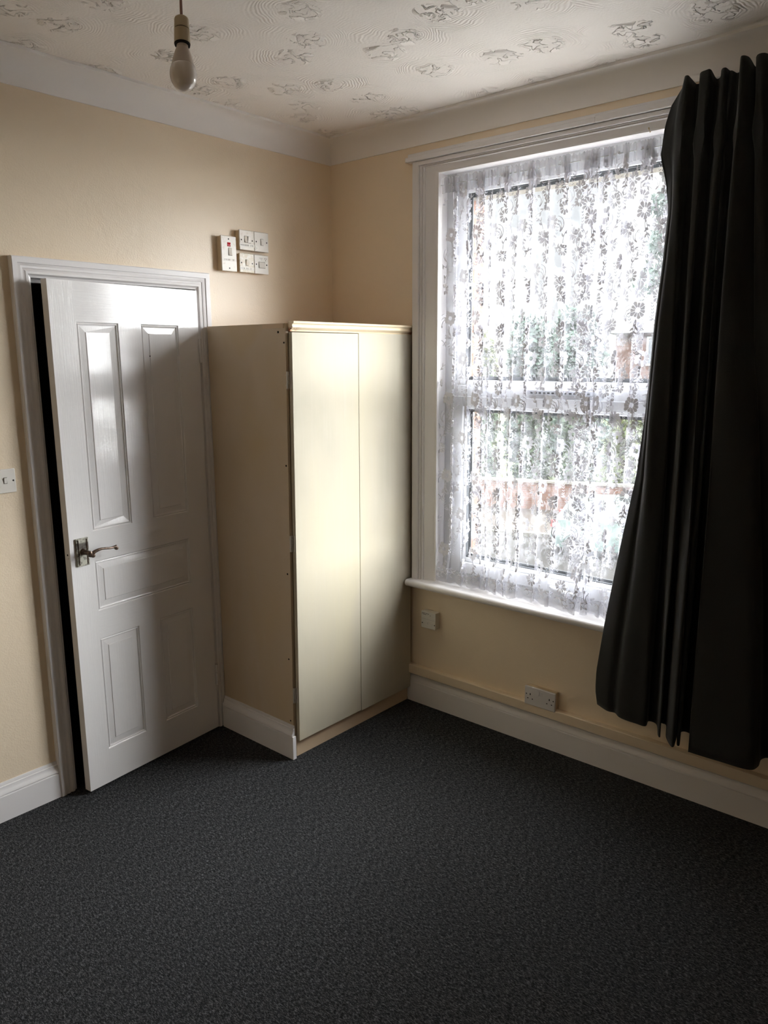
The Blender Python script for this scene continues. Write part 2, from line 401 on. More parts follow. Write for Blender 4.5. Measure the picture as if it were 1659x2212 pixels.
# skirting
def skirt_prof(h=.148, t=.02):
    return [(0, 0), (t, 0), (t, h*.67), (t-.0055, h*.685), (t-.0055, h*.705), (t-.001, h*.715), (t-.0015, h*.74), (t-.007, h*.80), (t-.0105, h*.86), (t-.0105, h*.905), (t-.0145, h*.915), (t-.0145, h*.935), (t-.0155, h*.975), (.003, h), (0, h)]
def skirt(name, fa, fb, label, parent=None, h=.148, t=.02):
    b = MB(); b.loft([[fa(d, z) for d, z in skirt_prof(h, t)], [fb(d, z) for d, z in skirt_prof(h, t)]], True)
    return b.build(name, M_GLOSS, parent, smooth=25)
o = skirt('baseboard_back', lambda d, z: (XL, -d, z), lambda d, z: (-1.594, -d, z), '')
struct(o, 'white gloss skirting board left of the door', 'skirting')
o = skirt('baseboard_right', lambda d, z: (-d, YF, z), lambda d, z: (-d, -.50, z), '', h=.152)
struct(o, 'white gloss skirting board below the window', 'skirting')
o = MB().box(-.032, 0, YF, -.50, .152, .196).build('trim_3', M_WALL, bevel=.003)
struct(o, 'cream boxed ledge running on top of the window wall skirting', 'ledge')

# ------------------------------------------------------------------ door
door = empty('door_1', (0, 0, 0)); struct(door, 'white panelled door standing ajar in its white frame', 'door')
archp = [(0, 0), (0, .010), (.006, .012), (.010, .016), (.012, .020), (.020, .021), (.026, .017), (.029, .0165), (.0305, .020), (.038, .0215), (.046, .019), (.0475, .0235), (.066, .025), (.069, .022), (.069, 0)]
def arch(x0, x1, zt, prof, zb=0.0):
    rings = []
    for fn in (lambda u, v: (x0-u, -v, zb), lambda u, v: (x0-u, -v, zt+u), lambda u, v: (x1+u, -v, zt+u), lambda u, v: (x1+u, -v, zb)):
        rings.append([fn(u, v) for u, v in prof])
    return rings
MB().loft(arch(-1.528, -.832, 1.982, archp), True).build('architrave', M_GLOSS, door, smooth=25)
b = MB(); b.box(DX0, DX0+.017, -.002, T, 0, DZ); b.box(DX1-.006, DX1, -.002, T, 0, DZ); b.box(DX0, DX1, -.002, T, 1.982, DZ)
b.box(DX0+.017, DX0+.029, .045, .08, 0, 1.982); b.box(DX0, DX1, .045, .08, 1.970, 1.982)
b.build('door_lining', M_GLOSS, door)
# leaf in its own frame: origin at free (left) bottom front edge, +X towards hinge, +Y into wall
LX, LY, RX, RY = -1.5116, -.0917, -.8381, -.0276
LW = math.hypot(RX-LX, RY-LY); LA = math.atan2(RY-LY, RX-LX)
PAN = [(.103, .282, 1.053, 1.831), (.386, .570, 1.053, 1.831), (.100, .565, .735, .935), (.096, .280, .153, .622), (.386, .562, .157, .622)]
def leaf_mesh():
    b = MB(); th = .035; zb, zt = .010, 1.975
    xs = sorted({0, LW, *[p[0] for p in PAN], *[p[1] for p in PAN]}); zs = sorted({zb, zt, *[p[2] for p in PAN], *[p[3] for p in PAN]})
    for i in range(len(xs)-1):
        for j in range(len(zs)-1):
            cx, cz = (xs[i]+xs[i+1])/2, (zs[j]+zs[j+1])/2
            if any(p[0] < cx < p[1] and p[2] < cz < p[3] for p in PAN): continue
            b.add([(xs[i], 0, zs[j]), (xs[i+1], 0, zs[j]), (xs[i+1], 0, zs[j+1]), (xs[i], 0, zs[j+1])], [(0, 1, 2, 3)])
    for x0, x1, z0, z1 in PAN:
        steps = [(0, 0), (.0015, .003), (.004, .005), (.006, .0025), (.008, .0015), (.0095, .005), (.013, .006), (.036, .0035), (.0375, .0015), (.041, .0015)]
        tw = .045 if x0 == .103 else 0    # the upper left field sits very slightly skewed
        rings = [[(x0+i, d-(.0005 if tw and i > .03 else 0), z0+i), (x1-i, d+(tw*(x1-x0-2*i) if i > .03 else 0), z0+i), (x1-i, d+(tw*(x1-x0-2*i) if i > .03 else 0), z1-i), (x0+i, d-(.0005 if tw and i > .03 else 0), z1-i)] for i, d in steps]
        b.loft(rings, True, False); b.add(rings[-1], [(0, 1, 2, 3)])
    b.add([(0, 0, zb), (LW, 0, zb), (LW, 0, zt), (0, 0, zt), (0, th, zb), (LW, th, zb), (LW, th, zt), (0, th, zt)],
          [(4, 7, 6, 5), (0, 4, 5, 1), (3, 2, 6, 7), (0, 3, 7, 4), (1, 5, 6, 2)])
    return b
leafm = leaf_mesh()
mwl = bpy.data.meshes.new('door_leaf'); bmx = bmesh.new()
for p in leafm.v: bmx.verts.new(p)
bmx.verts.ensure_lookup_table()
for q in leafm.f:
    try: bmx.faces.new([bmx.verts[i] for i in q])
    except ValueError: pass
bmesh.ops.remove_doubles(bmx, verts=bmx.verts, dist=1e-5); bmesh.ops.recalc_face_normals(bmx, faces=bmx.faces)
bmx.to_mesh(mwl); bmx.free(); mwl.materials.append(M_DOOR)
leaf = bpy.data.objects.new('door_leaf', mwl); COL.objects.link(leaf); leaf.parent = door
leaf.location = (LX, LY, 0); leaf.rotation_euler = (0, 0, LA)
# handle
b = MB()
b.box(.0235, .075, -.007, -.0002, .929, 1.037)
o = b.build('handle_plate', M_HPLATE, leaf, bevel=.0015); o['label'] = 'paint-spattered metal plate with beaded edge'
b = MB()
for k in range(26):
    z = .933+k*.004
    for x in (.028, .0705): b.lathe((x, -.0068, z), (0, -1, 0), [(0, .0014), (.0012, .001), (.0016, .0001)], 6)
b.box(.031, .033, -.009, -.006, .934, 1.032); b.box(.066, .068, -.009, -.006, .934, 1.032)
b.build('plate_beading', M_BRONZE, leaf)
b = MB()
b.lathe((.050, -.006, .984), (0, -1, 0), [(0, .013), (.006, .012), (.014, .0095), (.03, .009), (.043, .010), (.05, .009), (.053, .004)], 16)
pts = []; rad = []
for k in range(25):
    t = k/24
    x = .050+.118*t; z = .980+.010*math.sin(min(1, t*1.6)*math.pi*.5)+.006*math.sin(t*math.pi*2-.5)*.6
    if t < .14: z -= .006*math.sin(t/.14*math.pi)
    y = -.047-.004*math.sin(t*math.pi)
    pts.append((x, y, z)); rad.append(.0085*(1-t*1.6) + .0045*t if t < .45 else .0044+.0008*sm(.8, .92, t))
b.tube(pts, rad, 12)
b.lathe((.167, -.053, .9805), (0, 1, 0), [(0, .003), (.001, .0065), (.006, .0075), (.011, .0065), (.012, .003)], 14)
b.lathe((.064, -.052, .973), (0, 1, 0), [(0, .003), (.001, .008), (.006, .009), (.011, .008), (.012, .003)], 14)
b.build('lever', M_BRONZE, leaf, smooth=50)
b = MB(); b.lathe((-.0002, .017, .978), (-1, 0, 0), [(0, .004), (.0006, .0035)], 10); b.lathe((-.0002, .012, .965), (-1, 0, 0), [(0, .0015), (.0006, .001)], 8)
b.build('latch_hole', M_BLACK, leaf)
MB().lathe((.420, -.0002, 1.708), (0, -1, 0), [(0, .0028), (.0006, .0022)], 10).build('nail_hole', M_BLACK, leaf)
for zc in (1.73, .27):
    b = MB()
    for k in range(5): b.tube([(LW+.001, -.006, zc-.05+k*.02+.0005), (LW+.001, -.006, zc-.05+k*.02+.0195)], .0055 if k % 2 else .0062, 10)
    b.box(LW-.001, LW+.004, -.005, .02, zc-.05, zc+.05)
    b.build('hinge', M_HINGEW, leaf, smooth=40)

# ------------------------------------------------------------------ wardrobe
WX, WD, WH = -.7908, -.512, 1.833
wd = empty('wardrobe', (0, 0, 0))
tag(wd, 'tall cream two-door wardrobe built into the corner beside the door', 'wardrobe')
def lean(b):   # the tall unit is slightly out of plumb at its outer front corner
    out = []
    for x, y, z in b.v:
        k = max(0, min(1, (-x-.02)/.77))*min(1, -y/.5)
        out.append((x+.022*k*z/1.83, y, z))
    b.v = out; return b
b = MB(); b.box(WX, WX+.016, -.495, -.026, 0, WH-.002)
lean(b).build('side_panel', M_CUPSIDE, wd)
b = MB(); b.box(WX+.016, -.003, -.488, -.012, WH-.02, WH-.004); b.box(WX+.016, -.003, -.488, -.012, .06, .08)
b.box(WX+.016, -.003, -.014, -.004, .08, WH-.02); b.box(-.022, -.034, -.49, -.014, .0, WH-.02)
b.build('carcass', M_KICK, wd)
dz0, dz1 = .078, 1.797
for nm, x0, x1 in (('l', -.779, -.3865), ('r', -.3845, -.0185)):
    b = MB(); b.box(x0, x1, -.519, -.500, dz0+(0 if nm == 'l' else -.004), dz1+(0 if nm == 'l' else .003))
    d = lean(b).build('door', M_CUPDOOR, wd, bevel=.0015)
    d['label'] = 'left cream door' if nm == 'l' else 'right cream door'
    if nm == 'l':
        for zc in (1.612, .949, .285):
            b = MB()
            for k in range(4): b.tube([(x0-.005, -.502, zc-.034+k*.017+.0006), (x0-.005, -.502, zc-.034+k*.017+.0164)], .0042 if k % 2 else .0034, 10)
            b.box(x0-.0115, x0-.0105, -.502, -.486, zc-.034, zc+.034); b.box(x0-.001, x0, -.515, -.502, zc-.034, zc+.034)
            for q in (-.02, .02): b.lathe((x0-.0115, -.492, zc+q), (-1, 0, 0), [(0, .0028), (.001, .002)], 8)
            lean(b).build('hinge', M_HINGE, d)
lean(MB().box(-.776, -.020, -.498, -.482, 0.0, .095)).build('plinth', M_KICK, wd)
mo = [(0, 1.800), (.010, 1.800), (.012, 1.806), (.018, 1.809), (.024, 1.816), (.022, 1.823), (.0235, 1.828), (.030, 1.831), (.032, 1.839), (0, 1.839)]
b = MB(); b.loft([[(-.779, -.500-d, z) for d, z in mo], [(-.004, -.500-d, z) for d, z in mo]], True)
lean(b).build('cornice_moulding', M_TRIMW, wd, smooth=25)
b = MB(); b.loft([[(WX-d, -.026, z) for d, z in skirt_prof(.150, .018)], [(WX-d, -.503, z) for d, z in skirt_prof(.150, .018)]], True)
b.box(WX-.018, WX, -.5105, -.503, 0, .104)
b.build('skirting', M_GLOSS, wd, smooth=25)
for y, z, r in ((-.455, 1.798, .0048), (-.486, 1.757, .0038), (-.484, 1.271, .0042), (-.478, .818, .0042), (-.475, .444, .0042), (-.478, .165, .0042), (-.40, 1.175, .002)):
    b = MB(); b.lathe((WX-.0003, y, z), (-1, 0, 0), [(0, r), (.0008, r*.8)], 12)
    lean(b).build('screw_hole', M_BLACK, wd)

# ------------------------------------------------------------------ switches on the door wall (front faces look to -Y)
def plate_root(name, label, cat, loc, group=None): r = empty(name, loc); tag(r, label, cat, group); return r
def dash_text(b, x0, x1, y, z0, z1, n, seed):
    rnd = random.Random(seed); x = x0; ww = (x1-x0)/n
    for k in range(n):
        a = x0+k*ww; q = rnd.random()
        if q < .15: continue
        b.box(a+ww*.12, a+ww*(.3+.1*q), y, y-.0002, z0, z1)
        if q > .4: b.box(a+ww*.12, a+ww*.78, y, y-.0002, (z1 if q > .7 else (z0+z1)/2)-.0006, (z1 if q > .7 else (z0+z1)/2))
        if q > .6: b.box(a+ww*.6, a+ww*.78, y, y-.0002, z0, z1-(z1-z0)*.2)
def switch(label, x0, x1, z0, z1, m, rockers, screws, proud=.034, tape=None, name='light_switch', cat='switch', boxm=None, plate_t=.007):
    cx, cz = (x0+x1)/2, (z0+z1)/2
    r = plate_root(name, label, cat, (cx, 0, cz)); hw, hh = (x1-x0)/2, (z1-z0)/2
    if proud > .012: MB().box(-hw+.0025, hw-.0025, 0, -(proud-plate_t), -hh+.0025, hh-.0025).build('back_box', boxm or M_BACKBOX, r, bevel=.002)
    MB().box(-hw, hw, -(proud-plate_t), -proud, -hh, hh).build('face_plate', m, r, bevel=.0025)
    for rx, rz, rw, rh, tilt in rockers:
        b = MB(); b.box(rx-rw/2-.001, rx+rw/2+.001, -proud+.0005, -proud-.0004, rz-rh/2-.001, rz+rh/2+.001)
        f = b.build('rocker_frame', M_INK, r)
        b = MB(); t0, t1 = (.0012, .0046) if tilt > 0 else (.0046, .0012)
        ys = -proud
        vs = [(rx-rw/2, ys, rz-rh/2), (rx+rw/2, ys, rz-rh/2), (rx+rw/2, ys, rz+rh/2), (rx-rw/2, ys, rz+rh/2),
              (rx-rw/2, ys-t1, rz-rh/2), (rx+rw/2, ys-t1, rz-rh/2), (rx+rw/2, ys-t0, rz+rh/2), (rx-rw/2, ys-t0, rz+rh/2)]
        b.add(vs, [(0, 3, 2, 1), (4, 5, 6, 7), (0, 1, 5, 4), (3, 7, 6, 2), (0, 4, 7, 3), (1, 2, 6, 5)])
        b.build('rocker', m, r, bevel=.0006)
    for sx, sz in screws:
        MB().lathe((sx, -proud, sz), (0, -1, 0), [(0, .0033), (.0006, .0024)], 12).build('screw', M_SLOT, r)
    if tape:
        tx0, tx1, tz0, tz1, sd = tape
        q = MB().box(tx0, tx1, -proud, -proud-.0006, tz0, tz1).build('label_tape', M_TAPE, r)
        b = MB(); dash_text(b, tx0+.004, tx1-.006, -proud-.0006, tz0+.0035, tz1-.0035, 9, sd); b.build('faded_writing', M_INKF, q)
    return r
A = (-.0301, 0); 
r = switch('tall white cooker switch with a red light, left of four smaller switches', -.704, -.622, 2.066, 2.212, M_PLATED,
       [(.006, .008, .017, .030, 1)], [(0, .060), (0, -.060)], tape=(-.030, .036, -.032, -.018, 3), name='cooker_switch')
q = MB().box(-.008, .009, -.034, -.0352, .030, .046).build('red_indicator', M_RED, r)
b = MB(); b.box(-.006, .007, -.0352, -.0356, .034, .0355); b.box(-.006, -.004, -.0352, -.0356, .0355, .039); b.box(.005, .007, -.0352, -.0356, .0355, .039); b.build('indicator_print', M_PINK, q)
switch('white two-rocker switch, upper left of the four small switches', -.6035, -.5215, 2.162, 2.246, M_PLATED,
       [(-.0055, .004, .015, .026, 1), (.013, .003, .015, .026, -1)], [A, (.0301, 0)], tape=(-.041, .041, -.028, -.014, 5))
switch('white single-rocker switch with a short label, upper right of the four small switches', -.5205, -.4385, 2.162, 2.246, M_PLATE,
       [(.002, 0, .014, .026, 1)], [A, (.0301, 0)], tape=(-.033, -.021, -.034, -.021, 6))
switch('yellowed grubby single-rocker switch, lower left of the four small switches', -.6075, -.5255, 2.067, 2.149, M_PLATEOLD,
       [(0, .002, .012, .024, -1)], [A, (.0301, 0)], tape=(-.040, .040, -.030, -.016, 7))
r = switch('white fan switch with one wide rocker, lower right of the four small switches', -.5245, -.4425, 2.067, 2.149, M_PLATE,
       [(.002, -.002, .036, .025, 1)], [A, (.0301, 0)])
b = MB()
dash_text(b, -.012, .008, -.034, .026, .0285, 6, 11); dash_text(b, -.006, .004, -.034, .020, .022, 3, 12)
for a in (0, 120, 240):
    a = math.radians(a+30); b.box(.024+.005*math.cos(a)-.0018, .024+.005*math.cos(a)+.0018, -.034, -.0342, .024+.005*math.sin(a)-.0018, .024+.005*math.sin(a)+.0018)
b.build('fan_symbol', M_INK, r)
switch('flush white light switch on the wall left of the door', -1.733, -1.647, 1.230, 1.316, M_PLATE,
       [(.006, .002, .0105, .020, -1)], [(.034, 0), (-.034, 0)], proud=.008)

# ------------------------------------------------------------------ telephone box and double socket on the window wall (front faces look to -X)
r = plate_root('telephone_socket', 'white telephone socket box on the wall below the window', 'socket', (0, -.642, .453))
MB().box(0, -.026, -.042, .042, -.041, .041).build('back_box', M_PLATE, r, bevel=.002)
MB().box(-.026, -.036, -.043, .043, -.042, .042).build('face_plate', M_PLATE, r, bevel=.002)
b = MB()
rn = random.Random(4)
for row, n, x1 in ((.031, 14, -.008), (.0255, 12, .0)):
    for k in range(n):
        y = .038-k*.0031
        if rn.random() < .85: b.box(-.036, -.0362, y, y-.0022, row, row+.003)
b.box(-.036, -.0363, -.010, -.013, .0235, .0275)
b.build('printed_lettering', M_INK, r)
b = MB(); b.box(-.036, -.0362, .040, -.040, .004, .0047); b.box(-.036, -.0362, .004, .0025, -.021, -.010); b.box(-.036, -.0362, .0015, -.010, -.0125, -.012)
b.box(-.036, -.0362, -.024, -.0255, -.020, -.015); b.build('port_line', mat('grey_plastic_seam', (.35, .34, .32), .5, .4), r)
for y in (.036, -.037): MB().lathe((-.036, y, -.018), (-1, 0, 0), [(0, .003), (.0006, .0022)], 10).build('screw', M_SLOT, r)

r = plate_root('double_socket', 'white double plug socket standing on the ledge under the window', 'socket', (0, -1.257, .2325))
M_SOCK = mat('white_socket_plastic', (.70, .68, .68), .3, .5)
MB().box(0, -.026, -.072, .072, -.036, .040).build('back_box', M_BACKBOX, r, bevel=.003)
MB().box(-.026, -.036, -.0755, .0755, -.043, .043).build('face_plate', M_SOCK, r, bevel=.0035)
for s in (1, -1):
    yc = .047*s
    b = MB(); b.box(-.036, -.0363, yc-.0022, yc+.0022, .0035, .0125); b.box(-.036, -.0363, yc+.0085, yc+.0145, -.0145, -.0105); b.box(-.036, -.0363, yc-.0145, yc-.0085, -.0145, -.0105)
    b.build('pin_holes', M_SLOT, r)
    MB().lathe((-.036, .066*s, .0065), (-1, 0, 0), [(0, .003), (.0006, .0022)], 10).build('screw', M_SLOT, r)
for yc, t0, t1 in ((.0085, .004, .0015), (-.0065, .0012, .0035)):
    b = MB(); y0, y1, z0, z1 = yc-.0055, yc+.0055, .012, .032
    vs = [(-.036, y0, z0), (-.036, y1, z0), (-.036, y1, z1), (-.036, y0, z1), (-.036-t0, y0, z0), (-.036-t0, y1, z0), (-.036-t1, y1, z1), (-.036-t1, y0, z1)]
    b.add(vs, [(0, 3, 2, 1), (4, 5, 6, 7), (0, 1, 5, 4), (3, 7, 6, 2), (0, 4, 7, 3), (1, 2, 6, 5)]); b.build('rocker', M_SOCK, r, bevel=.0005)

# ------------------------------------------------------------------ window
win = empty('window_1'); struct(win, 'large white framed window behind the net curtain', 'window')
wprof = [(0, 0), (0, .004), (.010, .008), (.052, .016), (.053, .021), (.058, .024), (.062, .021), (.063, .017), (.067, .017), (.068, .022), (.074, .026), (.079, .022), (.080, .028), (.084, .031), (.114, .031), (.117, .028), (.117, 0)]
b = MB()
rings = []
ya, yb = -.650, -1.855; zt = 2.482
for fn in (lambda u, v: (-v, ya+u, .645), lambda u, v: (-v, ya+u, zt+u*.46), lambda u, v: (-v, yb-u, zt+u*.46), lambda u, v: (-v, yb-u, .645)):
    rings.append([fn(u, v) for u, v in wprof])
b.loft(rings, True).build('architrave', M_GLOSS, win, smooth=25)
b = MB()
for k, (y0, y1, z0, z1) in enumerate(((-.503, -1.40, 2.537, 2.556), (-1.40, -2.02, 2.537, 2.562))): b.box(0, -.044, y0, y1, z0, z1)
b.box(0, -.030, -.507, -2.02, 2.553, 2.572)
b.build('head_board', M_GLOSS, win, bevel=.003)
b = MB(); b.box(-.004, .125, -.640, WY0-.004, .645, 2.49); b.box(0, .125, WY1+.002, WY1-.012, .645, 2.49); b.box(-.004, .125, WY0, WY1, 2.480, 2.495)
b.build('reveal_lining', M_GLOSS, win)
# window board with rounded nose
pr = [(.14, .613), (-.055, .613)]
for k in range(9):
    a = -math.pi/2 - math.pi*k/8; pr.append((-.060+.016*math.cos(a), .629+.016*math.sin(a)))
pr += [(.14, .645)]
b = MB(); b.loft([[(x, -.528, z) for x, z in pr], [(x, -1.98, z) for x, z in pr]], True)
b.build('window_board', M_GLOSS, win, smooth=30)
# outer frame, x .055-.125
def frame(b, y0, y1, z0, z1, w_, x0, x1, wt=None, wb=None):
    wt = wt or w_; wb = wb or w_
    b.box(x0, x1, y0, y0-w_, z0, z1); b.box(x0, x1, y1+w_, y1, z0, z1)
    b.box(x0, x1, y0-w_, y1+w_, z1-wt, z1); b.box(x0, x1, y0-w_, y1+w_, z0, z0+wb)
Y0, Y1 = WY0-.004, WY1+.002
b = MB(); frame(b, Y0, Y1, .645, 2.484, .052, .060, .130, .045, .050)
b.box(.060, .130, Y0-.052, Y1+.052, 1.520, 1.574)
b.build('outer_frame', M_UPVC, win, bevel=.003)
b = MB(); frame(b, Y0-.052, Y1+.052, 1.574, 2.439, .048, .072, .118, .046, .022)
b.build('upper_bead', M_UPVC, win, bevel=.003)
g = MB(); frame(g, Y0-.100, Y1+.100, 1.596, 2.393, .004, .078, .112)
frame(g, Y0-.104, Y1+.104, 1.600, 2.389, .012, .094, .100)
g.build('upper_gasket', M_GASK, win)
MB().box(.088, .106, Y0-.101, Y1+.101, 1.597, 2.392).build('upper_pane', M_GLASS, win)
sash = MB(); frame(sash, Y0-.048, Y1+.048, .697, 1.524, .060, .048, .112, .046, .055)
frame(sash, Y0-.108, Y1+.108, .752, 1.478, .018, .060, .106, .012, .022)
so = sash.build('lower_sash', M_UPVC, win, bevel=.004)
g = MB(); frame(g, Y0-.126, Y1+.126, .774, 1.466, .004, .064, .100); frame(g, Y0-.130, Y1+.130, .778, 1.462, .010, .084, .090)
g.build('gasket', M_GASK, so)
MB().box(.078, .096, Y0-.127, Y1+.127, .775, 1.465).build('lower_pane', M_GLASS, so)
b = MB()
b.box(.048, .036, -1.235, -1.275, .712, .735); b.tube([(.034, -1.25, .724), (.026, -1.27, .722), (.022, -1.31, .716), (.024, -1.36, .712), (.026, -1.372, .712)], [.007, .008, .008, .0085, .004], 10)
b.build('window_handle', M_UPVC, so, smooth=50)
b = MB(); b.box(.060, .046, -1.10, -1.40, 1.540, 1.560); v = b.build('trickle_vent', mat('grey_vent_plastic', (.42, .43, .46), .4, .4), win, bevel=.002)
b = MB()
for k in range(14): b.box(.046, .0455, -1.115-k*.02, -1.127-k*.02, 1.545, 1.552)
b.build('vent_slots', M_GASK, v)
MB().box(.13, .36, -.66, -1.85, .655, .70).build('outer_sill', M_COPING, win)

# ------------------------------------------------------------------ net curtain (folded voile carrying woven lace)
NZ0, NZ1 = .650, 2.456
FW = 1.35
folds = [(-.735, .014), (-.805, .010), (-.872, .034), (-.925, .010), (-.992, .016), (-1.045, .007), (-1.103, .016), (-1.19, .008), (-1.268, .015), (-1.372, .042), (-1.433, .022), (-1.50, .012), (-1.58, .03), (-1.68, .03), (-1.76, .02)]
ctrl = [(-.664, .012)]
for i, (yc, wv) in enumerate(folds):
    wv *= FW
    pm = (ctrl[-1][0]+yc)/2
    ctrl.append((pm, .012+(.005 if i % 2 else -.003)))
    ctrl.append((yc-wv/2+.002, .006)); ctrl.append((yc-wv/2, .013)); ctrl.append((yc+wv/2, .017)); ctrl.append((yc+wv/2-.001, .026)); ctrl.append((yc-wv/2-.008, .023))
ctrl.append((-1.845, .012))
def catmull(P, t):
    n = len(P)-1; i = min(int(t), n-1); f = t-i
    p0, p1, p2, p3 = P[max(i-1, 0)], P[i], P[i+1], P[min(i+2, n)]
    return tuple(.5*((2*b_)+(c-a)*f+(2*a-5*b_+4*c-d)*f*f+(-a+3*b_-3*c+d)*f**3) for a, b_, c, d in zip(p0, p1, p2, p3))
dense = [catmull(ctrl, k/12*1.0) for k in range((len(ctrl)-1)*12+1)]
L = [0]
for a, c in zip(dense, dense[1:]): L.append(L[-1]+math.hypot(a[0]-c[0], a[1]-c[1]))
SLEN = L[-1]
NS = 900
plan = []; j = 0
for k in range(NS+1):
    s_ = SLEN*k/NS
    while j < len(L)-2 and L[j+1] < s_: j += 1
    f = (s_-L[j])/max(1e-9, L[j+1]-L[j]); a, c = dense[j], dense[j+1]
    plan.append((a[0]+(c[0]-a[0])*f, a[1]+(c[1]-a[1])*f))
def net_pt(s_, z, off=0.0):
    k = max(0, min(NS-1e-6, s_/SLEN*NS)); i = int(k); f = k-i
    y = plan[i][0]+(plan[i+1][0]-plan[i][0])*f; x = plan[i][1]+(plan[i+1][1]-plan[i][1])*f
    h = max(0.0, min(1.0, (z-NZ0)/(NZ1-NZ0)))
    amp = .35+.65*(1-h)**.4
    x = .014+(x-.014)*amp*1.1
    x += .003*math.sin(s_*19+z*2.1)*(1-.5*h)
    tg = sm(NZ1-.16, NZ1-.03, z)
    x += tg*.0035*math.sin(s_*230)+tg*.0035*math.sin(s_*140+1)
    y += .006*math.sin(z*2.3+s_*7)+.004*math.sin(z*5+s_*3)*(1-h)
    y += .022*(1-h)**2*(1-sm(.0, .15, s_))               # free edge hangs a little out
    lo = (1-sm(NZ0, NZ0+.22, z))
    x -= lo*(.020+.034*sm(-.85, -1.3, y))*(.65+.35*math.sin(s_*11))
    x += lo*.006*math.sin(s_*37+z*20)
    return (x-off, y, z)
net = empty('net_curtain', (0, 0, 0)); tag(net, 'white floral lace net curtain hanging across the window', 'net curtain')
def hem_z(s_): return NZ0+.006-.0085*abs(math.sin(math.pi*s_/.085))+.003
b = MB(); NC, NR = 620, 96
vs = []
for i in range(NC+1):
    s_ = SLEN*i/NC
    for r_ in range(NR+1):
        h = r_/NR; z = hem_z(s_)*(1-h)+NZ1*h
        if r_ == NR: z += .004*math.sin(s_*90)
        vs.append(net_pt(s_, z))
fs = [(i*(NR+1)+r_, (i+1)*(NR+1)+r_, (i+1)*(NR+1)+r_+1, i*(NR+1)+r_+1) for i in range(NC) for r_ in range(NR)]
b.add(vs, fs).build('voile', M_NET, net, smooth='all', fix=False)
# gathered heading strip
b = MB(); vs = []
for i in range(1400+1):
    s_ = SLEN*i/1400
    for r_ in range(7):
        z = NZ1-.062+.062*r_/6+(.004*math.sin(s_*300) if r_ == 6 else 0)
        p = net_pt(s_, min(z, NZ1)); vs.append((p[0]-.002-.0022*math.sin(s_*260+r_*.4)-.001*math.sin(s_*410), p[1], z))
b.add(vs, [(i*7+r_, (i+1)*7+r_, (i+1)*7+r_+1, i*7+r_+1) for i in range(1400) for r_ in range(6)])
b.build('gathered_heading', M_HEM, net, smooth='all', fix=False)
# lace motifs
lace = MB(); OFF = .0009
rl = random.Random(21)
LS = [1.0]
def ok(s_, z):
    return 0.002 < s_ < SLEN-.002 and z < NZ1-.01 and z > NZ0+.008
def poly(pts):   # pts: fan centre + rim (s,z)
    pts = [(a*LS[0], c*LS[0]) for a, c in pts]
    if not all(ok(*p) for p in pts): return
    o = len(lace.v); lace.v += [net_pt(s_, z, OFF) for s_, z in pts]
    n = len(pts)-1
    lace.f += [(o, o+1+i, o+1+(i+1) % n) for i in range(n)]
def petal(cx, cz, a, r0, r1, wd_):
    m_ = (r0+r1)/2*1.1; ca, sa = math.cos(a), math.sin(a)
    rim = [(r0, -wd_*.18), (m_, -wd_*.46), (r1-wd_*.25, -wd_*.5), (r1, -wd_*.12), (r1, wd_*.12), (r1-wd_*.25, wd_*.5), (m_, wd_*.46), (r0, wd_*.18)]
    poly([(cx+ca*m_, cz+sa*m_)]+[(cx+ca*u-sa*v_, cz+sa*u+ca*v_) for u, v_ in rim])
def flower(cx, cz, R, n=10, ph=0, sq=1.0):
    for k in range(n):
        a = ph+2*math.pi*k/n; rr = R*(1+.12*math.sin(k*2.4+ph))
        petal(cx, cz, a, rr*.30, rr*1.0, rr*.43)
def stroke(pts, w0, w1=None):
    w1 = w0 if w1 is None else w1; n = len(pts); w0 *= LS[0]; w1 *= LS[0]
    pts = [(a*LS[0], c*LS[0]) for a, c in pts]
    for i in range(n-1):
        (x0, z0), (x1, z1) = pts[i], pts[i+1]
        dx, dz = x1-x0, z1-z0; l = math.hypot(dx, dz) or 1e-6; nx, nz = -dz/l, dx/l
        a = (w0+(w1-w0)*i/(n-1))/2; c = (w0+(w1-w0)*(i+1)/(n-1))/2
        q = [(x0+nx*a, z0+nz*a), (x0-nx*a, z0-nz*a), (x1-nx*c, z1-nz*c), (x1+nx*c, z1+nz*c)]
        if not all(ok(*p) for p in q): continue
        o = len(lace.v); lace.v += [net_pt(s_, z, OFF) for s_, z in q]; lace.f.append((o, o+1, o+2, o+3))
def lleaf(x, z, a, l, w_):
    ca, sa = math.cos(a), math.sin(a)
    rim = [(0, 0), (l*.3, -w_*.5), (l*.65, -w_*.42), (l, 0), (l*.65, w_*.42), (l*.3, w_*.5)]
    poly([(x+ca*l*.5, z+sa*l*.5)]+[(x+ca*u-sa*v_, z+sa*u+ca*v_) for u, v_ in rim])
def curve(x, z, a, bend, l, n=14):
    pts = [(x, z)]
    for k in range(n):
        a += bend/n; x += math.cos(a)*l/n; z += math.sin(a)*l/n; pts.append((x, z))
    return pts, a
K = 1.28
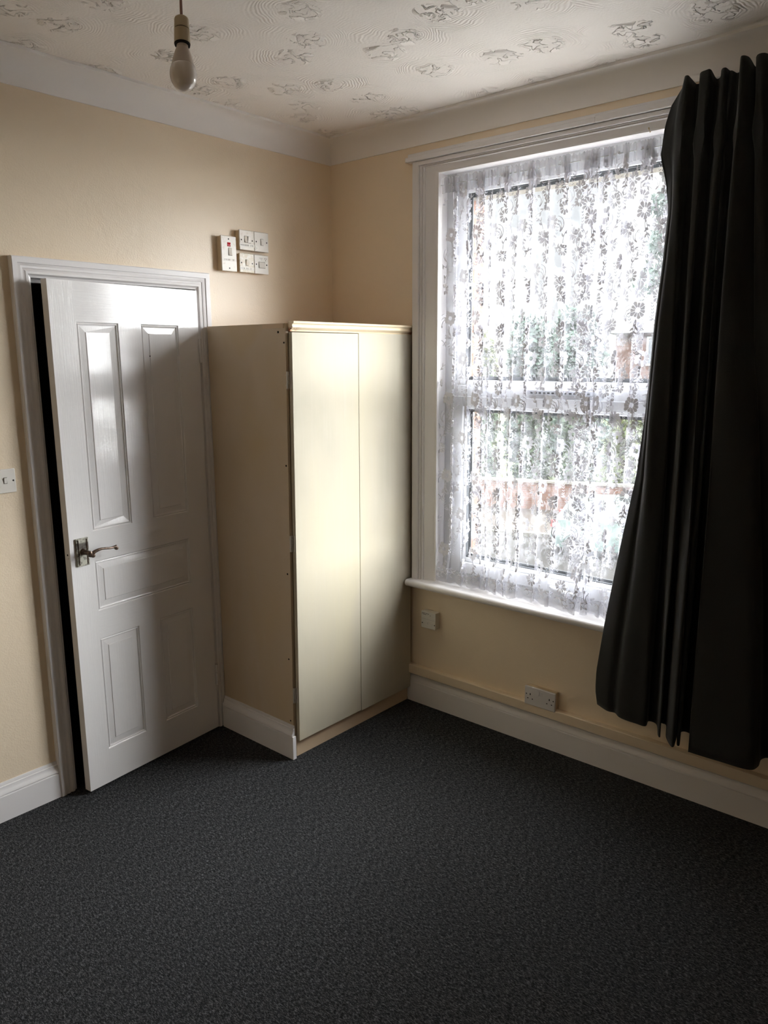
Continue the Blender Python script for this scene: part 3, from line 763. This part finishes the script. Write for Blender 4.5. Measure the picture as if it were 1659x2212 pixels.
def motif(x, z, m_=1):
    D = math.radians
    x, z = x/K, z/K
    F = lambda dx, dz, R, n, ph: flower(x+m_*dx, z+dz, R, n, ph)
    F(.000, .000, .024, 11, .3); F(.052, .038, .021, 10, .8); F(-.045, .052, .018, 10, .1); F(.030, .098, .020, 10, .5); F(-.052, -.048, .022, 10, 1.1)
    def C(dx, dz, a, bd, l): 
        p, a2 = curve(dx, dz, D(a), D(bd), l); return [(x+m_*u, z+v_) for u, v_ in p], a2
    for (dx, dz, a, bd, l) in ((.004, -.026, -100, 60, .075), (.004, -.026, -60, -50, .05), (.055, .060, 70, 60, .05), (-.045, .072, 100, -80, .06), (-.05, -.07, -80, 70, .06), (.03, .12, 90, 70, .05), (.018, -.095, 80, -130, .07)):
        p, a2 = C(dx, dz, a, bd, l); stroke(p, .003, .0018)
        for k, side in ((4, 1), (7, -1), (10, 1)):
            q = p[k]; q2 = p[k+1]; aa = math.atan2(q2[1]-q[1], q2[0]-q[0])+side*.8
            lleaf(q[0], q[1], aa, .015, .006)
    # scrolling acanthus
    for s0, l in ((0, .062), (18, .052), (36, .042)):
        p, a2 = C(.035, -.030, 20+s0, 150, l); stroke(p, .0045, .0012)
    for s0, l in ((0, .05), (-18, .042)):
        p, a2 = C(-.018, -.085, 160+s0, -120, l); stroke(p, .0038, .001)
    # fern sprigs of chevrons
    for dx, dz, a in ((.068, -.02, 85), (-.072, .10, 75), (.0, .150, 100)):
        for k in range(5):
            bx_, bz_ = dx+math.cos(D(a))*k*.009, dz+math.sin(D(a))*k*.009
            for sd in (1, -1): lleaf(x+m_*bx_, z+bz_, (D(a)+sd*.7) if m_ > 0 else math.pi-(D(a)+sd*.7), .0085, .0028)
    # tiny blossoms
    for dx, dz in ((.062, .090), (.072, .100), (.066, .112), (-.015, -.055), (-.005, -.065), (-.075, .0), (-.082, .012)):
        for k in range(5):
            aa = k*2*math.pi/5; lleaf(x+m_*dx+.0015*math.cos(aa), z+dz+.0015*math.sin(aa), aa, .0038, .003)
TW, TH = .178*K, .275*K
LS[0] = K
i = 0; s_ = .055
while s_ < SLEN+.05:
    z = NZ0+.16+(.5*TH if i % 2 else 0)
    k = 0
    while z < NZ1+.1:
        motif(s_+rl.uniform(-.004, .004), z, 1 if (i+k) % 2 == 0 else -1); z += TH; k += 1
    s_ += TW*.54; i += 1
# scroll border above the scalloped hem
LS[0] = 1.0
s_ = .04
while s_ < SLEN-.03:
    for sd in (1, -1):
        p = []
        for k in range(22):
            t = k/21*4.6; rr = .017*(1-t/6.2); p.append((s_+sd*.019+sd*rr*math.cos(t+.5)*1.0, NZ0+.036+rr*math.sin(t+.5)))
        stroke(p, .0035, .002)
    p, _ = curve(s_-.04, NZ0+.062, math.radians(-35), math.radians(70), .085); stroke(p, .003, .003)
    s_ += .085
lace.build('lace_pattern', M_LACE, net, smooth='all', fix=False)
hb = MB(); vs = []; n_ = 620
for i in range(n_+1):
    s_ = SLEN*i/n_; z0 = hem_z(s_)
    for r_ in range(7): 
        zz = z0+(.060+.010*abs(math.sin(math.pi*s_/.085))-.006)*r_/6
        vs.append(net_pt(s_, zz, .0005))
hb.add(vs, [(i*7+r_, (i+1)*7+r_, (i+1)*7+r_+1, i*7+r_+1) for i in range(n_) for r_ in range(6)])
hb.build('scalloped_hem', M_HEM, net, smooth='all', fix=False)
MB().tube([(.013, WY0-.005, 2.430), (.013, -1.25, 2.428), (.013, WY1+.003, 2.430)], .0018, 8).build('curtain_wire', M_UPVC, net)
b = MB(); b.tube([(.0, -1.590, 2.515), (-.006, -1.590, 2.505), (-.008, -1.592, 2.490), (.0, -1.594, 2.480), (.008, -1.592, 2.49), (.006, -1.590, 2.50)], .003, 8)
b.build('wire_hook', M_BRASS, net, smooth=60)

# ------------------------------------------------------------------ dark curtain
cur = empty('curtain', (0, 0, 0)); tag(cur, 'long charcoal curtain drawn to the right side of the window', 'curtain')
HZ = .315; TZ = 2.605
# (y_bottom, x_bottom, y_top, x_top, heading height)
CP = [(-1.545, -.088, -1.735, -.052, -.02), (-1.60, -.118, -1.738, -.066, -.012), (-1.68, -.146, -1.742, -.092, -.002), (-1.735, -.150, -1.752, -.096, .0), (-1.772, -.148, -1.758, -.080, -.008),
      (-1.765, -.100, -1.765, -.052, -.018), (-1.800, -.106, -1.780, -.054, -.018), (-1.838, -.186, -1.790, -.086, .0), (-1.846, -.190, -1.812, -.098, .002), (-1.800, -.090, -1.824, -.092, .002),
      (-1.830, -.088, -1.830, -.056, -.016), (-1.866, -.180, -1.846, -.058, -.016), (-1.906, -.238, -1.858, -.086, -.004), (-1.912, -.226, -1.870, -.092, -.002), (-1.890, -.140, -1.876, -.07, -.006),
      (-1.918, -.212, -1.886, -.074, -.01), (-1.924, -.206, -1.896, -.060, -.016), (-1.893, -.108, -1.902, -.060, -.016), (-1.930, -.106, -1.910, -.064, -.014), (-1.968, -.226, -1.922, -.110, .006), (-1.977, -.238, -1.934, -.132, .008),
      (-2.07, -.236, -1.946, -.108, .006), (-2.165, -.230, -1.950, -.060, -.008), (-2.185, -.190, -1.958, -.058, -.008), (-2.180, -.130, -1.966, -.100, .004), (-2.20, -.100, -1.982, -.120, .006), (-2.25, -.11, -2.00, -.106, .004), (-2.29, -.21, -2.012, -.06, -.01),
      (-2.35, -.22, -2.03, -.06, -.01), (-2.37, -.11, -2.045, -.11, .0), (-2.43, -.11, -2.07, -.11, .0), (-2.45, -.21, -2.08, -.06, -.01), (-2.53, -.22, -2.12, -.06, -.01), (-2.55, -.12, -2.14, -.11, 0), (-2.62, -.12, -2.19, -.10, 0)]
EDGE = [(.315, -1.548), (.374, -1.537), (.454, -1.537), (.655, -1.560), (.851, -1.588), (1.04, -1.615), (1.256, -1.647), (1.564, -1.664), (1.81, -1.674), (2.03, -1.693), (2.197, -1.702), (2.289, -1.688), (2.375, -1.663), (2.469, -1.669), (2.532, -1.686), (2.605, -1.735)]
def edge_y(z):
    for (a, y0), (c, y1) in zip(EDGE, EDGE[1:]):
        if z <= c: return y0+(y1-y0)*sm(a, c, z) if False else y0+(y1-y0)*max(0, (z-a)/(c-a))
    return EDGE[-1][1]
def cpt(t, h):   # t along cloth (index), h 0 bottom..1 top
    yb, xb, yt, xt, dz = catmull(CP, t)
    z = HZ+(TZ+dz-HZ)*h
    hh = h
    k = sm(0, 1, hh)*.35+hh*.65
    y = yb+(yt-yb)*k; x = xb+(xt-xb)*k
    # leading edge follows its own slack outline
    base = CP[0][0]+(CP[0][2]-CP[0][0])*k
    wgt = max(0, 1-t/3.2)**1.5
    y += (edge_y(min(z, 2.605))-base)*wgt
    x += .016*math.exp(-((t-1.45)/.22)**2)*(1-h)**.6
    y += .006*math.sin(z*3.1+t*1.7)*(1-abs(2*h-1)); x += .006*math.sin(z*4.3+t*2.3)*(1-abs(2*h-1))
    pin = math.exp(-((z-2.40)/.05)**2); y += pin*.010*math.sin(t*2.2); 
    x = min(x, -.052 if z > 2.4 else -.060)
    if z < .72: x = min(x, -.083)
    return (x, y, z)
CT, CH = 34*14, 90
vs = [cpt(34*i/CT, j/CH) for i in range(CT+1) for j in range(CH+1)]
b = MB(); b.add(vs, [(i*(CH+1)+j, (i+1)*(CH+1)+j, (i+1)*(CH+1)+j+1, i*(CH+1)+j+1) for i in range(CT) for j in range(CH)])
o = b.build('curtain_cloth', M_CURT, cur, smooth='all', fix=False)
md = o.modifiers.new('solid', 'SOLIDIFY'); md.thickness = .003; md.offset = 0
b = MB(); vs = []
for i in range(CT+1):
    for j in range(2):
        p = cpt(34*i/CT, .0385+.0012*j); q = cpt(34*i/CT, .0385); vs.append((p[0]-.0022, p[1], p[2]))
b.add(vs, [(i*2, (i+1)*2, (i+1)*2+1, i*2+1) for i in range(CT)]); b.build('hem_stitching', M_CURT, cur, fix=False)
b = MB(); vs = []
for k, (z, y) in enumerate(EDGE[11:16]):
    vs += [(-.088, y+.001, z), (-.054, y+.006, z)]
tr_ = MB().box(-.036, -.052, -1.78, -2.75, 2.578, 2.594).build('curtain_track', M_UPVC)
tag(tr_, 'white curtain track above the window behind the dark curtain', 'curtain rail')

# ------------------------------------------------------------------ pendant bulb
top = Vector((-1.6735, -1.178, 2.706)); hp = Vector((-1.6882, -1.195, 2.459)); bt = Vector((-1.7102, -1.2203, 2.2955))
ax = (bt-hp).normalized(); Lh = (bt-hp).length
pb = empty('pendant_light', tuple(top)); tag(pb, 'bare white bulb on a brown cord hanging from the ceiling', 'light bulb')
def rel(p): return tuple(Vector(p)-top)
b = MB(); b.lathe((0, 0, 0), (0, 0, -1), [(0, .04), (.008, .042), (.02, .034), (.028, .012), (.03, .004)], 28); b.build('ceiling_rose', M_HOLDER, pb, smooth=40)
MB().tube([rel(top+Vector((0, 0, -.02))), rel(top+Vector((-.003, -.004, -.10))), rel(hp+Vector((.0015, .001, .05))), rel(hp)], .0032, 10).build('cord', M_CORD, pb, smooth=60)
hb_ = rel(hp)
MB().lathe(hb_, ax, [(-.002, .004), (0, .012), (.003, .0155), (.006, .0163), (.0265, .0168), (.0268, .0150), (.0285, .0150), (.0288, .0172), (.058, .0182), (.060, .0182), (.060, .013)], 32).build('lamp_holder', M_HOLDER, pb, smooth=35)
b = MB(); b.lathe(hb_, ax, [(.0270, .01), (.0270, .0160), (.0282, .0160), (.0282, .01)], 32); b.build('holder_ring', M_SLOT, pb, smooth=35)
b = MB(); b.lathe(hb_, ax, [(.0601, .005), (.0601, .0180), (.0640, .0172), (.0640, .005)], 32); b.build('holder_ring', M_SLOT, pb, smooth=35)
zb_ = .0625; ge = .112
MB().lathe(hb_, ax, [(zb_, .0125), (zb_+.007, .0128), (zb_+.0075, .0138), (zb_+.011, .0152), (zb_+.030, .0215), (ge-.003, .0262), (ge, .0266), (ge, .02)], 36).build('bulb_collar', M_BULBB, pb, smooth=35)
prof = [(ge+.0003, .0268)]
for k in range(1, 7): t = k/6; prof.append((ge+.018*t, .0268+.0034*math.sin(t*math.pi/2)))
for k in range(1, 17): a = math.pi/2*k/16; prof.append((ge+.018+(Lh-ge-.018)*math.sin(a), max(.0302*math.cos(a), 1e-5)))
MB().lathe(hb_, ax, prof, 40).build('bulb_globe', M_GLOBE, pb, smooth='all')

# ------------------------------------------------------------------ outdoors, seen from an upper floor; street frame turned 20 degrees
GZ = -3.5
O = Vector((16.6, 9.0, GZ)); SA = math.radians(-70)   # local +X runs along the street to the right, local +Y away from the house
def street(p): 
    c, s_ = math.cos(SA), math.sin(SA); x, y, z = p
    return (O.x+c*x-s_*y, O.y+s_*x+c*y, O.z+z)
def sbuild(b, name, m, parent=None, **kw):
    b.v = [street(p) for p in b.v]; return b.build(name, m, parent, **kw)
b = MB(); b.box(-40, 40, -18, 0, -.1, 0)
struct(sbuild(b, 'road', M_ROAD), 'pale asphalt road below the window', 'road')
b = MB(); b.box(-40, 40, -.0, 3.6, -.1, .10)
struct(sbuild(b, 'pavement', M_PAVE), 'beige pavement beyond the parked car', 'pavement')
b = MB(); b.box(-40, 40, -.14, .0, -.1, .12)
struct(sbuild(b, 'kerb', M_KERB), 'pale kerb edging the far pavement', 'kerb')
b = MB(); b.box(.3, 11.2, -16, 16, GZ-.05, GZ+.03)  # out-of-view pale ground, added to throw daylight up onto the ceiling
struct(b.build('bounce_slab', mat('pale_bounce_surface', (.66, .645, .62), .9, .2)), 'unseen pale slab added below the window to bounce light upwards', 'bounce_slab')
b = MB(); b.box(-40, 60, 3.6, 60, -.3, 0.02)
struct(sbuild(b, 'ground', mat('rough_grass', (.05, .065, .025), .95, .1)), 'grassy ground behind the brick garden wall', 'ground')
gw = empty('garden_wall', street((0, 3.7, .1))); tag(gw, 'low orange brick garden wall across the road', 'wall')
def sub_s(b, name, m, root, **kw):
    o = sbuild(b, name, m, None, **kw); o.parent = root; o.matrix_parent_inverse = Matrix.Translation(-Vector(root.location)); return o
sub_s(MB().box(-20, 20, 3.6, 3.82, .1, 1.02), 'brickwork', M_BRICK, gw)
sub_s(MB().box(-20, 20, 3.56, 3.86, 1.02, 1.09), 'coping', M_COPING, gw)

# car: length along street (+X to the right), rear at left, near flank y=-2.1
def make_car():
    root = empty('car', street((1.35, -1.25, 0)))
    tag(root, 'pale mint hatchback parked across the road, seen through the net', 'car')
    x0 = 1.42; yn, yf = -2.1, -.42
    # body side outline (x from the rear, z)
    low = [(.0, .35), (-.03, .55), (.02, .86), (.10, 1.0)]
    body = MB()
    def sec(x, zb, zt, ins): 
        return [(x0+x, yn+ins, zb), (x0+x, yn+ins*.2, (zb+zt)/2), (x0+x, yn+.04+ins, zt), (x0+x, yf-.04-ins, zt), (x0+x, yf-ins*.2, (zb+zt)/2), (x0+x, yf-ins, zb)]
    secs = [sec(0, .36, .80, .12), sec(.05, .28, .95, .03), (sec(.35, .24, .98, .0)), sec(1.2, .22, .96, 0), sec(2.4, .22, .93, 0), sec(2.95, .22, .92, 0), sec(3.7, .24, .78, .05), sec(3.95, .32, .62, .2)]
    body.loft(secs, True)
    bo = sub_s(body, 'body', M_CAR, root, smooth=35)
    cab = MB()
    def cs(x, zb, zt, ib, it): return [(x0+x, yn+.03+ib, zb), (x0+x, yn+.03+it, zt), (x0+x, yf-.03-it, zt), (x0+x, yf-.03-ib, zb)]
    # roof shell over the glasshouse
    cab.loft([cs(.12, .93, .98, .02, .05), cs(.34, .93, 1.36, .02, .16), cs(.60, .93, 1.45, .02, .19), cs(1.5, .93, 1.48, .02, .19), cs(2.1, .93, 1.42, .02, .18), cs(2.85, .90, .93, .02, .04)], True)
    sub_s(cab, 'cabin', M_CAR, root, smooth=35)
    for nm, pts in (('rear_side_window', [(.62, 1.02), (.78, 1.33), (1.25, 1.37), (1.25, 1.0)]), ('front_side_window', [(1.33, 1.0), (1.33, 1.37), (1.95, 1.34), (2.45, 1.0)])):
        g = MB(); ring = []
        for dy in (0, .012):
            ring.append([(x0+x, yn+.030+.165*(z-.93)/.52-.012+dy, z) for x, z in pts])
        g.loft(ring, True); sub_s(g, nm, M_CARGL, root)
    g = MB(); g.add([(x0+.10, yn+.2, 1.0), (x0+.10, yf-.2, 1.0), (x0+.31, yf-.26, 1.33), (x0+.31, yn+.26, 1.33), (x0+.15, yn+.2, 1.0), (x0+.15, yf-.2, 1.0), (x0+.36, yf-.26, 1.33), (x0+.36, yn+.26, 1.33)], [(0, 1, 2, 3), (4, 7, 6, 5), (0, 4, 5, 1), (1, 5, 6, 2), (2, 6, 7, 3), (3, 7, 4, 0)])
    sub_s(g, 'rear_window', M_CARGL, root)
    for yy, s in ((yn+.01, 1), (yf-.01, -1)):
        g = MB(); g.box(x0-.01, x0+.16, yy-.012*s, yy+.12*s, .78, .96); sub_s(g, 'tail_lamp', M_TAIL, root, bevel=.02)
    for xx in (.66, 3.15):
        for yy, s in ((yn, -1), (yf, 1)):
            g = MB(); g.lathe((x0+xx, yy-.02*s, .31), (0, -s, 0), [(-.04, .2), (-.03, .29), (-.0, .31), (.12, .31), (.17, .29), (.18, .2)], 28)
            wv = sub_s(g, 'wheel', M_TYRE, root, smooth=40)
            g = MB(); yo = yy+.022*s
            for k in range(10):
                a = 2*math.pi*k/10
                g.tube([(x0+xx+.03*math.cos(a), yo, .31+.03*math.sin(a)), (x0+xx+.205*math.cos(a), yo, .31+.205*math.sin(a))], .013, 6)
            g.tube([(x0+xx+.21*math.cos(2*math.pi*k/24), yo, .31+.21*math.sin(2*math.pi*k/24)) for k in range(25)], .014, 6)
            g.lathe((x0+xx, yo-.02, .31), (0, 1, 0), [(0, .04), (.04, .04)], 12)
            g.v = [street(p) for p in g.v]; al = g.build('alloy_rim', M_ALLOY); al.parent = wv; al.matrix_parent_inverse = (Matrix.Translation(Vector(root.location)) @ wv.matrix_parent_inverse).inverted() if False else Matrix.Identity(4)
            al.matrix_parent_inverse = wv.matrix_parent_inverse.copy() if False else Matrix.Identity(4)
    g = MB()
    g.tube([(x0+.66+.35*math.cos(math.radians(a)), yn-.005, .31+.35*math.sin(math.radians(a))) for a in range(0, 181, 15)], .022, 6)
    sub_s(g, 'wheel_arch', M_CAR, root)
    return root
make_car()

def crown(b, c, rad, n, sz, rnd):
    for _ in range(n):
        while True:
            p = Vector((rnd.uniform(-1, 1), rnd.uniform(-1, 1), rnd.uniform(-1, 1)))
            if .25 < p.length < 1: break
        k = 1+.12*math.sin(p.x*5+p.z*4)+.10*math.sin(p.y*7+2*p.x)
        q = Vector(c)+Vector((p.x*rad[0], p.y*rad[1], p.z*rad[2]))*k
        a = Vector((rnd.gauss(0, 1), rnd.gauss(0, 1), rnd.gauss(0, 1))).normalized()*sz*rnd.uniform(.6, 1.3); e = a.orthogonal().normalized()*sz*.45
        b.add([q-a, q+e, q+a, q-e], [(0, 1, 2, 3)])
def tree(name, label, base, crowns, m, sz, n, trunk_h, seed, group=None, cat='tree'):
    rnd = random.Random(seed); root = empty(name, base); tag(root, label, cat, group)
    b = MB()
    for c, rd in crowns: crown(b, c, rd, n, sz, rnd)
    b.build('foliage', m, root, fix=False)
    t = MB(); t.tube([(0, 0, -.1), (.1, 0, trunk_h*.5), (.05, .1, trunk_h)], [.16, .12, .06], 8)
    for c, rd in crowns: t.tube([(.08, .03, trunk_h*.7), (c[0]*.7, c[1]*.7, c[2])], [.06, .03], 6)
    t.build('trunk', M_BARK, root)
    return root
def at(y, dist_n, z=0.0): return street((y, dist_n, z))
GB = .02
# hedge shrubs just behind the garden wall (local x along the street)
hs = [(-3.9, 'leafy shrub over the garden wall, furthest left behind the net', M_LEAF1, 4.1), (-2.2, 'leafy shrub over the garden wall, second from the left', M_LEAF2, 4.0),
      (-.5, 'leafy green shrub over the middle of the garden wall', M_LEAF2, 4.3), (1.2, 'leafy green shrub over the garden wall, just behind the car tail', M_LEAF2, 4.0),
      (2.9, 'leafy green shrub over the garden wall, behind the car roof', M_LEAF1, 3.7), (4.6, 'leafy green shrub over the garden wall, beside the dark curtain', M_LEAF2, 4.1)]
for i, (x, lb, m_, h_) in enumerate(hs):
    tree('garden_shrub', lb, at(x, 4.75 if i % 2 else 6.1, GB), [((0, 0, h_*.30), (.70, .55, h_*.30)), ((.05, .05, h_*.72), (.66, .52, h_*.26))], m_, .14, 2400, h_*.6, 50+i, 'shrubs behind the garden wall', 'shrub')
ts = [((-3.6, 8.5), 'tall yellow-green tree at the left edge of the view', M_LEAF1, 6.6), ((-1.5, 10.4), 'rounded blue-green tree left of the window centre, beyond the shrubs', M_LEAF3, 6.9),
      ((.6, 8.5), 'broad blue-green tree in the middle, just left of the brick house', M_LEAF3, 7.0), ((2.7, 10.1), 'shorter yellow-green tree in front of the brick house', M_LEAF1, 4.0)]
for i, ((x, y), lb, m_, h_) in enumerate(ts):
    tree('tree', lb, at(x, y, GB), [((0, 0, h_*.36), (.95, 1.1, h_*.34)), ((.05, .1, h_*.76), (.85, .95, h_*.24))], m_, .2, 3000, h_*.6, 80+i, 'trees beyond the garden wall')
tree('tree', 'tall pale tree rising above the brick house roof', at(3.6, 24, GB), [((0, 0, 9.2), (2.6, 2, 1.3)), ((.6, 0, 11.2), (2.3, 1.8, 1.1)), ((.1, 0, 13.2), (1.9, 1.5, 1.0)), ((.2, 0, 15.0), (1.2, 1.1, .9))], M_LEAF3, .24, 1100, 14, 99)
# brick house to the right
hx0, hx1, hy0, hy1 = 1.75, 13.0, 11.5, 19.0
hs_ = empty('house', street((hx0, hy0, GB))); tag(hs_, 'pale red brick house with a grey slate roof beside the trees', 'house')
sub_s(MB().box(hx0, hx1, hy0, hy1, 0, 6.15), 'house_walls', M_BRICKH, hs_)
b = MB(); b.add([(hx0-.3, hy0-.3, 6.1), (hx1+.3, hy0-.3, 6.1), (hx1+.3, hy1+.3, 6.1), (hx0-.3, hy1+.3, 6.1), (hx0+1.5, (hy0+hy1)/2, 8.3), (hx1-1.5, (hy0+hy1)/2, 8.3)], [(0, 3, 2, 1), (0, 1, 5, 4), (2, 3, 4, 5), (0, 4, 3), (1, 2, 5)])
sub_s(b, 'roof', M_SLATE, hs_)
for x in (2.95, 5.6):
    f = sub_s(MB().box(x, x+1.1, hy0-.04, hy0+.05, 4.8, 5.95), 'house_window', M_UPVC, hs_)
    g = MB().box(x+.08, x+1.02, hy0-.06, hy0-.03, 4.88, 5.87); g.v = [street(p) for p in g.v]; p_ = g.build('pane', M_CARGL); p_.parent = f
    p_.matrix_parent_inverse = Matrix.Identity(4)
